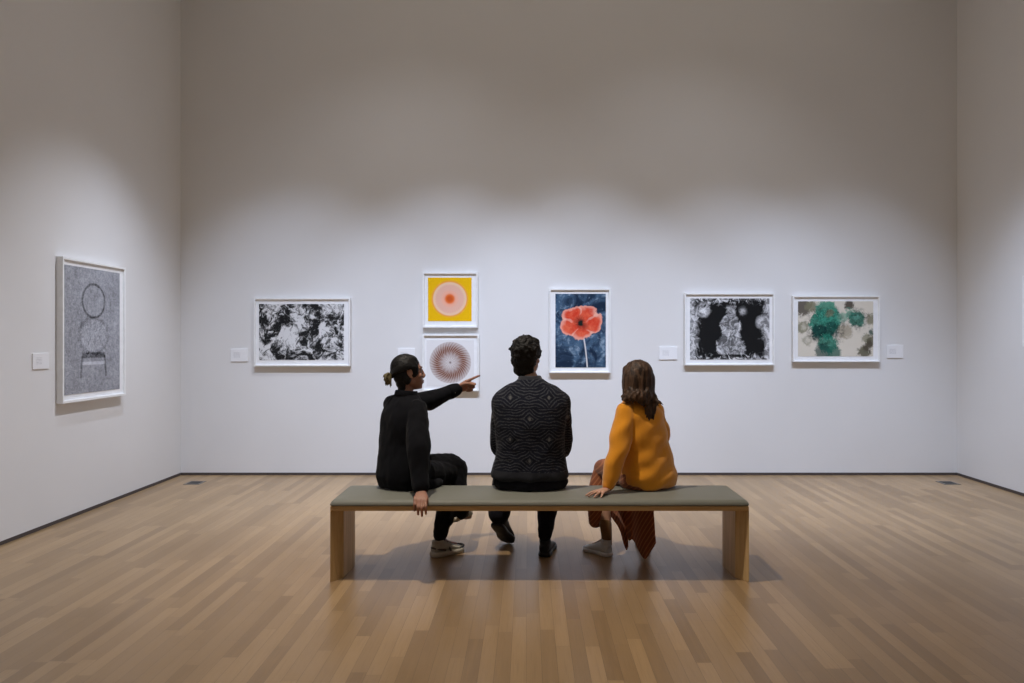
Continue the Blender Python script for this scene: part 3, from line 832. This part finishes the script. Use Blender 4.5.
# the wide hem of the crossed leg sags down to the other shin
parts.append(tube([(V((-.490, 5.17, .45)), .070), (V((-.468, 5.13, .36)), .074), (V((-.458, 5.105, .285)), .066)], n=16, k=5))
parts.append(tube([(V((-.510, 5.13, .42)), .060), (V((-.515, 5.09, .30)), .058), (V((-.545, 5.055, .215)), .046)], n=14, k=5))
link('trousers', local(fuse(parts, .006, 4, folds(.007, (16, 16, 10), 31.)), wa), black_trouser, wa)
sneak = cloth('grey_sneaker_mesh', (.26, .245, .20), (.50, .47, .40), weave=90)
sneak_sole = material('dirty_cream_sole', color=(.50, .47, .39), rough=.6)
lace_m = material('grey_lace', color=(.22, .21, .19), rough=.8)
shoe_part(wa, V((-.622, 4.985, .002)), 47, 0, .25, (sneak, sneak_sole, lace_m), 'shoe', 1.16, True, 'grey chunky sneaker flat on the floor')
shoe_part(wa, V((-.505, 5.055, .215)), 27, -4, .235, (sneak, sneak_sole, lace_m), 'shoe', .98, True, 'grey chunky sneaker lifted off the floor')
sock_m = cloth('black_sock', (.006, .006, .007), (.014, .014, .016))
for a_, b_, t_ in ((V((-.578, 5.033, .070)), V((-.575, 5.045, .15)), V((-.535, 5.07, .055))), (V((-.462, 5.105, .262)), V((-.466, 5.11, .33)), V((-.43, 5.165, .245)))):
    link('sock', local(fuse([tube([(t_, .032), (a_, .036), (b_, .037)], n=16, k=5)], .005, 2), wa), sock_m, wa)
# sleek hair drawn back into a short tail with bleached ends
parts = [ellipsoid((0, -.020, .036), (.0805, .098, .088), h1), ellipsoid((0, -.050, -.018), (.070, .052, .062), h1), ellipsoid((0, -.052, -.066), (.050, .038, .036), h1), ellipsoid((0, -.050, -.098), (.044, .030, .036), h1), ellipsoid((0, .006, .072), (.066, .060, .042), h1)]
for s in (-1, 1): parts.append(ellipsoid((s*.060, .014, .016), (.0165, .040, .054), h1)); parts.append(ellipsoid((s*.058, -.030, -.030), (.020, .030, .050), h1))
for k in range(26):
    a = R(-100+k*8)
    parts.append(tube([(h1 @ V((math.sin(a)*.076, .046-abs(math.sin(a))*.02, .078-abs(math.sin(a))*.05)), .006), (h1 @ V((math.sin(a)*.082, -.03, .035+math.cos(a)*.075)), .007), (h1 @ V((math.sin(a)*.055, -.10, .01+math.cos(a)*.035)), .006), (h1 @ V((0, -.115, -.012)), .006)], n=6, k=5))
hr = link('hair', local(fuse(parts, .004, 2, lambda co, n: co+n*.0015*mnoise.noise(co*120)), wa), hair_material('black_hair', (.002, .002, .0025), (.007, .006, .006), (50, 50, 50)), wa)
tail = []
base = V((0, -.112, -.012))
for k in range(34):
    d = V((random.gauss(0, .45), random.uniform(-1, -.25), random.uniform(-1.1, .25))).normalized()*random.uniform(.036, .064)
    tail.append(tube([(h1 @ base, .009), (h1 @ (base+d*.55+V((0, -.006, .008))), .0085), (h1 @ (base+d+V((0, 0, -.014))), .003)], n=7, k=4))
link('hair_tail', local(fuse(tail, .0035, 1), wa), hair_material('bleached_hair', (.050, .038, .016), (.30, .25, .13), (80, 80, 30)), hr, 'short hair tail with bleached blond ends')
link('hair_tie', local(fuse([tube([(h1 @ (base+V((0, .010, .002))), .016), (h1 @ (base+V((0, -.004, 0))), .016)], n=14, k=3)], .003, 1), wa), black_lace, hr)

# ================================================================== woman in the orange sweater
W2 = Fig((.752, 4.865, 0), -36)
wb = thing('person', 'person in an orange sweater with long brown hair, leaning on one hand', 'person', (W2.c.x, W2.c.y, SEAT))
h2 = head_matrix(V((.684, 4.835, 1.172)), -30, 2, 4, .985)
skin_b = skin_material('seated_skin', (.50, .29, .20), None, (.44, .22, .15))
hipL, hipR = W2.at(-.085, -.01, .575), W2.at(.085, -.01, .575)
kneL, ankL = V((.512, 5.19, .545)), V((.520, 5.045, .105))
kneR, ankR = V((.700, 5.29, .545)), V((.788, 5.170, .115))
shL, shR = V((.612, 4.765, .975)), V((.800, 4.90, .975))
elL, wrL = V((.556, 4.690, .755)), V((.488, 4.660, .535))
elR, wrR = V((.862, 4.985, .785)), V((.700, 5.115, .690))
y2 = R(-36)
sc = lambda r, f, z: W2.at(r, f, z)+V((-.046*(z-.5)/.5, -.025*(z-.5)/.5, 0))      # the trunk leans onto the propped arm
tor = [(sc(0, -.01, .50), .12, .085, y2), (sc(0, -.01, .58), .15, .10, y2), (sc(0, 0, .70), .115, .085, y2), (sc(0, -.005, .86), .130, .092, y2), (sc(0, 0, .96), .135, .075, y2), (sc(0, .005, 1.03), .065, .05, y2)]
flat = [(2, 10, 8), (0, 8, 6), (2, 8, 6), (6, 10, 8)]
hands = hand(V((.484, 4.655, .511)), V((-.62, -.72, -.06)), V((0, 0, 1)), 'L', flat, .92, .20, (.8, .5, -.1), 10)
hands += hand(wrR, (-.8, .5, -.2), (.2, .3, 1), 'R', relaxed, .9)
parts = body(h2, tor, [(shL, elL, wrL), (shR, elR, wrR)], [(hipL, kneL, ankL, V((.445, 5.125, .045))), (hipR, kneR, ankR, V((.790, 5.265, .045)))], sc(0, .012, 1.06), hands, False)
me = fuse(parts, .004, 2, lambda co, n: on_seat(co)); paint(me, h2, (.40, .13, .10), (.03, .018, .010), (.03, .02, .012))
link('body', local(me, wb), skin_b, wb)
def knit_fn(nt, p, x, y, z):
    n = nz(nt, p, 7, 3, .6); f = nz(nt, p, 380, 2, .8)
    rib = ((x+y)*2*math.pi/.009).f('SINE')
    return dict(color=mixc(nt, (.68, .25, .008), (.82, .33, .016), n*.5+f*.5), height=f*.7+rib*.12)
orange_m = material('orange_knit', knit_fn, rough=.9, spec=.15, bump=(1, .4, .002), sheen=.5)
js = [(sc(.01, -.01, .489), .150, .135, y2), (sc(.01, -.012, .505), .172, .156, y2), (sc(.01, -.012, .56), .184, .168, y2), (sc(.01, -.01, .64), .178, .158, y2), (sc(.005, -.01, .74), .164, .142, y2), (sc(0, -.012, .84), .156, .132, y2),
      (sc(0, -.008, .93), .150, .120, y2), (sc(0, 0, .99), .134, .100, y2), (sc(0, .006, 1.035), .098, .080, y2), (sc(0, .012, 1.065), .072, .066, y2), (sc(0, .014, 1.08), .064, .062, y2)]
def drape(co, n):
    a = mnoise.noise(V((co.x*9+co.z*5+3, co.y*9, co.z*9-co.x*5)))
    g = math.sin((co.z*1.0-co.x*.75)*46+2.2*mnoise.noise(co*6))*.0030
    return on_seat(co+n*(.008*a+g))
parts = [loft(js, n=32, k=5), tube([(shL+V((0, 0, -.005)), .064), (shL.lerp(elL, .45), .068), (elL, .062), (elL.lerp(wrL, .5), .058), (elL.lerp(wrL, .8), .052), (wrL+V((.006, .004, .012)), .040)], n=20, k=6),
         sleeve(shR+V((0, 0, -.005)), elR, wrR, .066, .068, .064, .046)]
so = link('sweater', local(fuse(parts, .0065, 4, drape), wb), orange_m, wb)
link('cuff', local(fuse([tube([(wrL+V((.018, .005, .048)), .047), (wrL+V((.003, .002, .004)), .040)], n=20, k=4)], .005, 2, lambda co, n: on_seat(co)), wb), orange_m, so)

def stripe_fn(nt, p, x, y, z):
    n = nz(nt, p, 12, 3, .6); f = nz(nt, p, 400, 2, .7)
    s = ((x*.80-z*.60)*2*math.pi/.0215+(n-.5)*.7).f('SINE')
    c = mixc(nt, (.20, .060, .026), (.28, .088, .038), f)
    c = mixc(nt, c, (.50, .20, .085), sstep(.30, .9, s)*.6)
    return dict(color=c, height=f)
skirt_m = material('striped_rust_cloth', stripe_fn, rough=.85, spec=.2, bump=(1, .2, .0015), sheen=.2)
parts = [loft([(sc(.01, 0, .489), .17, .15, y2), (sc(.01, 0, .53), .185, .16, y2), (sc(.01, 0, .60), .17, .145, y2), (sc(.01, 0, .66), .14, .12, y2)], n=28, k=4)]
for hip, kn in ((hipL, kneL), (hipR, kneR)):
    parts.append(tube([(hip, .100), (hip.lerp(kn, .5), .092), (kn, .068)], n=18, k=6))
parts.append(tube([(hipL.lerp(kneL, .5).lerp(hipR.lerp(kneR, .5), .5), .08), (kneL.lerp(kneR, .5), .065)], n=16, k=5))
# cloth over the near shin, open at the back
parts.append(tube([(kneL+V((.004, 0, -.02)), .074), (V((.475, 5.15, .40)), .072, .066), (V((.462, 5.13, .28)), .066, .058), (V((.452, 5.125, .205)), .048, .046)], n=18, k=6))
def sheet(cols, th=.007, nu=40, nv=24):
    """cols: (top point, bottom point, depth bulge) left to right; a draped panel with soft pleats"""
    rows = spline([[*a, *b, g] for a, b, g in cols], max(1, nu//(len(cols)-1)))
    m = len(rows); vs = []
    for sgn in (-1, 1):
        for i, r in enumerate(rows):
            a, b, g = V(r[:3]), V(r[3:6]), r[6]
            for j in range(nv+1):
                t = j/nv; q = a.lerp(b, t)
                q.y += g*math.sin(math.pi*t)+.006*math.sin(i/m*22)*t+sgn*th/2
                vs.append(q)
    w = nv+1; o = m*w; fs = []
    for i in range(m-1):
        for j in range(nv):
            a = i*w+j; fs.append((a, a+1, a+1+w, a+w)); fs.append((o+a, o+a+w, o+a+1+w, o+a+1))
    for j in range(nv):
        fs.append((j, o+j, o+j+1, j+1)); a = (m-1)*w+j; fs.append((a, a+1, o+a+1, o+a))
    for i in range(m-1):
        a = i*w; fs.append((a, a+w, o+a+w, o+a)); a = i*w+nv; fs.append((a, o+a, o+a+w, a+w))
    return vs, fs
hem = [(611, 517), (619, 529), (624, 545), (627.3, 550.5), (630, 541), (633, 540), (639.5, 552), (645, 559.5), (651, 552), (656.5, 543)]
cols = []
for i, (px, py) in enumerate(hem):
    u = i/(len(hem)-1)
    top = V((.550+.290*u, 5.165+.03*math.sin(u*3.1), .545))
    b = P(px, py, 4.955-.02*math.sin(u*3.1)); b.z = max(b.z, .004)
    cols.append((top, b, .02))
parts.append(sheet(cols, .018))
me = fuse(parts, .0055, 2, lambda co, n: on_seat(co+n*.003*mnoise.noise(V((co.x*16, co.y*16, co.z*6)))))
link('skirt', local(me, wb), skirt_m, wb)
shoe_g = cloth('pale_grey_shoe_mesh', (.46, .48, .50), (.66, .68, .70), weave=120)
shoe_part(wb, V((.538, 4.998, .002)), -40, 0, .24, (shoe_g, sole_pale, lace_m), 'shoe', 1.0, False, 'pale grey shoe on the floor')
shoe_part(wb, V((.792, 5.125, .002)), 0, 0, .24, (shoe_g, sole_pale, lace_m), 'shoe', 1.0)
tan_m = material('brown_heel_leather', color=(.075, .035, .018), rough=.5)
sk = link('sock', local(fuse([tube([(V((.521, 5.043, .070)), .034), (V((.519, 5.050, .13)), .036), (V((.515, 5.075, .20)), .042)], n=16, k=4)], .005, 2), wb), cloth('ochre_sock', (.13, .065, .022), (.20, .105, .04)), wb)
# long wavy brown hair: a full cap, then locks that fall to the shoulder blades and swing to her right
parts = [ellipsoid((0, -.020, .038), (.089, .100, .090), h2), ellipsoid((0, -.040, -.040), (.078, .050, .095), h2), tube([(h2 @ V((0, -.05, -.06)), .05), (h2 @ V((.006, -.065, -.16)), .03)], n=14, k=4), ellipsoid((0, .01, .08), (.068, .060, .040), h2)]
for s in (-1, 1): parts.append(tube([(h2 @ V((s*.068, .02, .06)), .024), (h2 @ V((s*.083, .005, -.02)), .022), (h2 @ V((s*.080, -.01, -.09)), .020), (h2 @ V((s*.070, -.02, -.130)), .010)], n=12, k=5))
random.seed(11)
nl = 84
for k in range(nl):
    u = k/(nl-1)*2-1; a = u*R(116)
    lay = random.uniform(0, 1)
    top = h2 @ V((math.sin(a)*.055, -.02-.035*math.cos(a), .106))
    mid = h2 @ V((math.sin(a)*(.094 if u > 0 else .099), -.028-.080*math.cos(a), .025))
    low = h2 @ V((math.sin(a)*(.099 if u > 0 else .104), -.035-.079*math.cos(a), -.070+random.uniform(-.035, .030)))
    px = 621.5+36*(u*.5+.5)+random.uniform(-1.5, 1.5)
    end_y = 403+random.uniform(-2, 2)+24*math.exp(-((u-.56)/.30)**2)-5*lay
    if u > .55 and k % 4 == 0: px += 6; end_y = 405+random.uniform(-3, 3)
    end = P(px, end_y, 4.697+.045*abs(u)+.010*lay)
    nat = V((low.x+.002, low.y-.022, end.z)); q = min(1, max(0, (u+.45)/.7)); end = nat.lerp(end, q*q*(3-2*q))
    sway = .013*math.sin(k*2.4)
    m1 = low.lerp(end, .35)+V((sway, -.012, random.uniform(-.01, .01))); m2 = low.lerp(end, .7)+V((-sway, -.010+random.uniform(-.005, .003), 0))
    r = random.uniform(.007, .0115)
    parts.append(tube([(top, r*.8), (mid, r), (low, r), (m1, r), (m2, r*.95), (end, .003)], n=8, k=6))
link('hair', local(fuse(parts, .0045, 2, lambda co, n: co+n*(.003*mnoise.noise(V((co.x*60, co.y*60, co.z*9)))+.0015*mnoise.noise(co*150))), wb),
     hair_material('brown_hair', (.009, .0055, .004), (.12, .064, .036), (50, 50, 4)), wb)

# ------------------------------------------------------------------ light
def spot(loc, aim, power, size, blend, color, radius):
    l = bpy.data.lights.new('track_spot', 'SPOT'); l.energy = power; l.spot_size = R(size); l.spot_blend = blend; l.color = color; l.shadow_soft_size = radius
    o = bpy.data.objects.new('track_spot', l); C.objects.link(o); o.location = loc
    o.rotation_euler = (V(aim)-V(loc)).to_track_quat('-Z', 'Y').to_euler()
    return o
cool = (.66, .77, 1.0); warm = (1.0, .90, .78)
LY = YB-2.55
for x, pw in ((-2.38, 360), (-.82, 520), (.55, 520), (2.12, 400), (3.2, 300)):
    spot((x, LY, 5.1), (x, YB, -.9), pw*1.25, 60, 1.0, cool, .05)
for x in (-1.2, 1.6): spot((x, LY, 5.1), (x, YB, 1.2), 52, 88, 1.0, (.9, .92, 1.0), .05)  # wide low-power spots added only to soften the upper glow on the back wall
spot((XL+2.5, 6.3, 5.1), (XL, 6.2, -1.3), 560, 62, 1, (.80, .86, 1.0), .05)
spot((XR-2.5, 6.0, 5.1), (XR, 6.0, -1.3), 640, 62, 1, cool, .05)
spot((XL+2.5, 3.6, 5.1), (XL, 3.6, -1.3), 380, 62, 1, (.80, .86, 1.0), .05)
spot((-1.0, 3.95, 5.2), (.05, 4.75, 0), 640, 66, 1, warm, .05)      # over the bench
def area(loc, sx, sy, power, color):
    l = bpy.data.lights.new('ceiling_wash', 'AREA'); l.shape = 'RECTANGLE'; l.size = sx; l.size_y = sy; l.energy = power; l.color = color
    o = bpy.data.objects.new('ceiling_wash', l); C.objects.link(o); o.location = loc
    return o
area((.4, 3.2, ZC-.05), 6.5, 9.0, 56, warm)

w = bpy.data.worlds.new('world'); scene.world = w; w.use_nodes = True
w.node_tree.nodes['Background'].inputs[0].default_value = (.5, .48, .45, 1); w.node_tree.nodes['Background'].inputs[1].default_value = .1
scene.view_settings.view_transform = 'Standard'
scene.view_settings.look = 'None'
scene.view_settings.exposure = 0
scene.cycles.max_bounces = 8; scene.cycles.diffuse_bounces = 5
scene.cycles.use_denoising = True
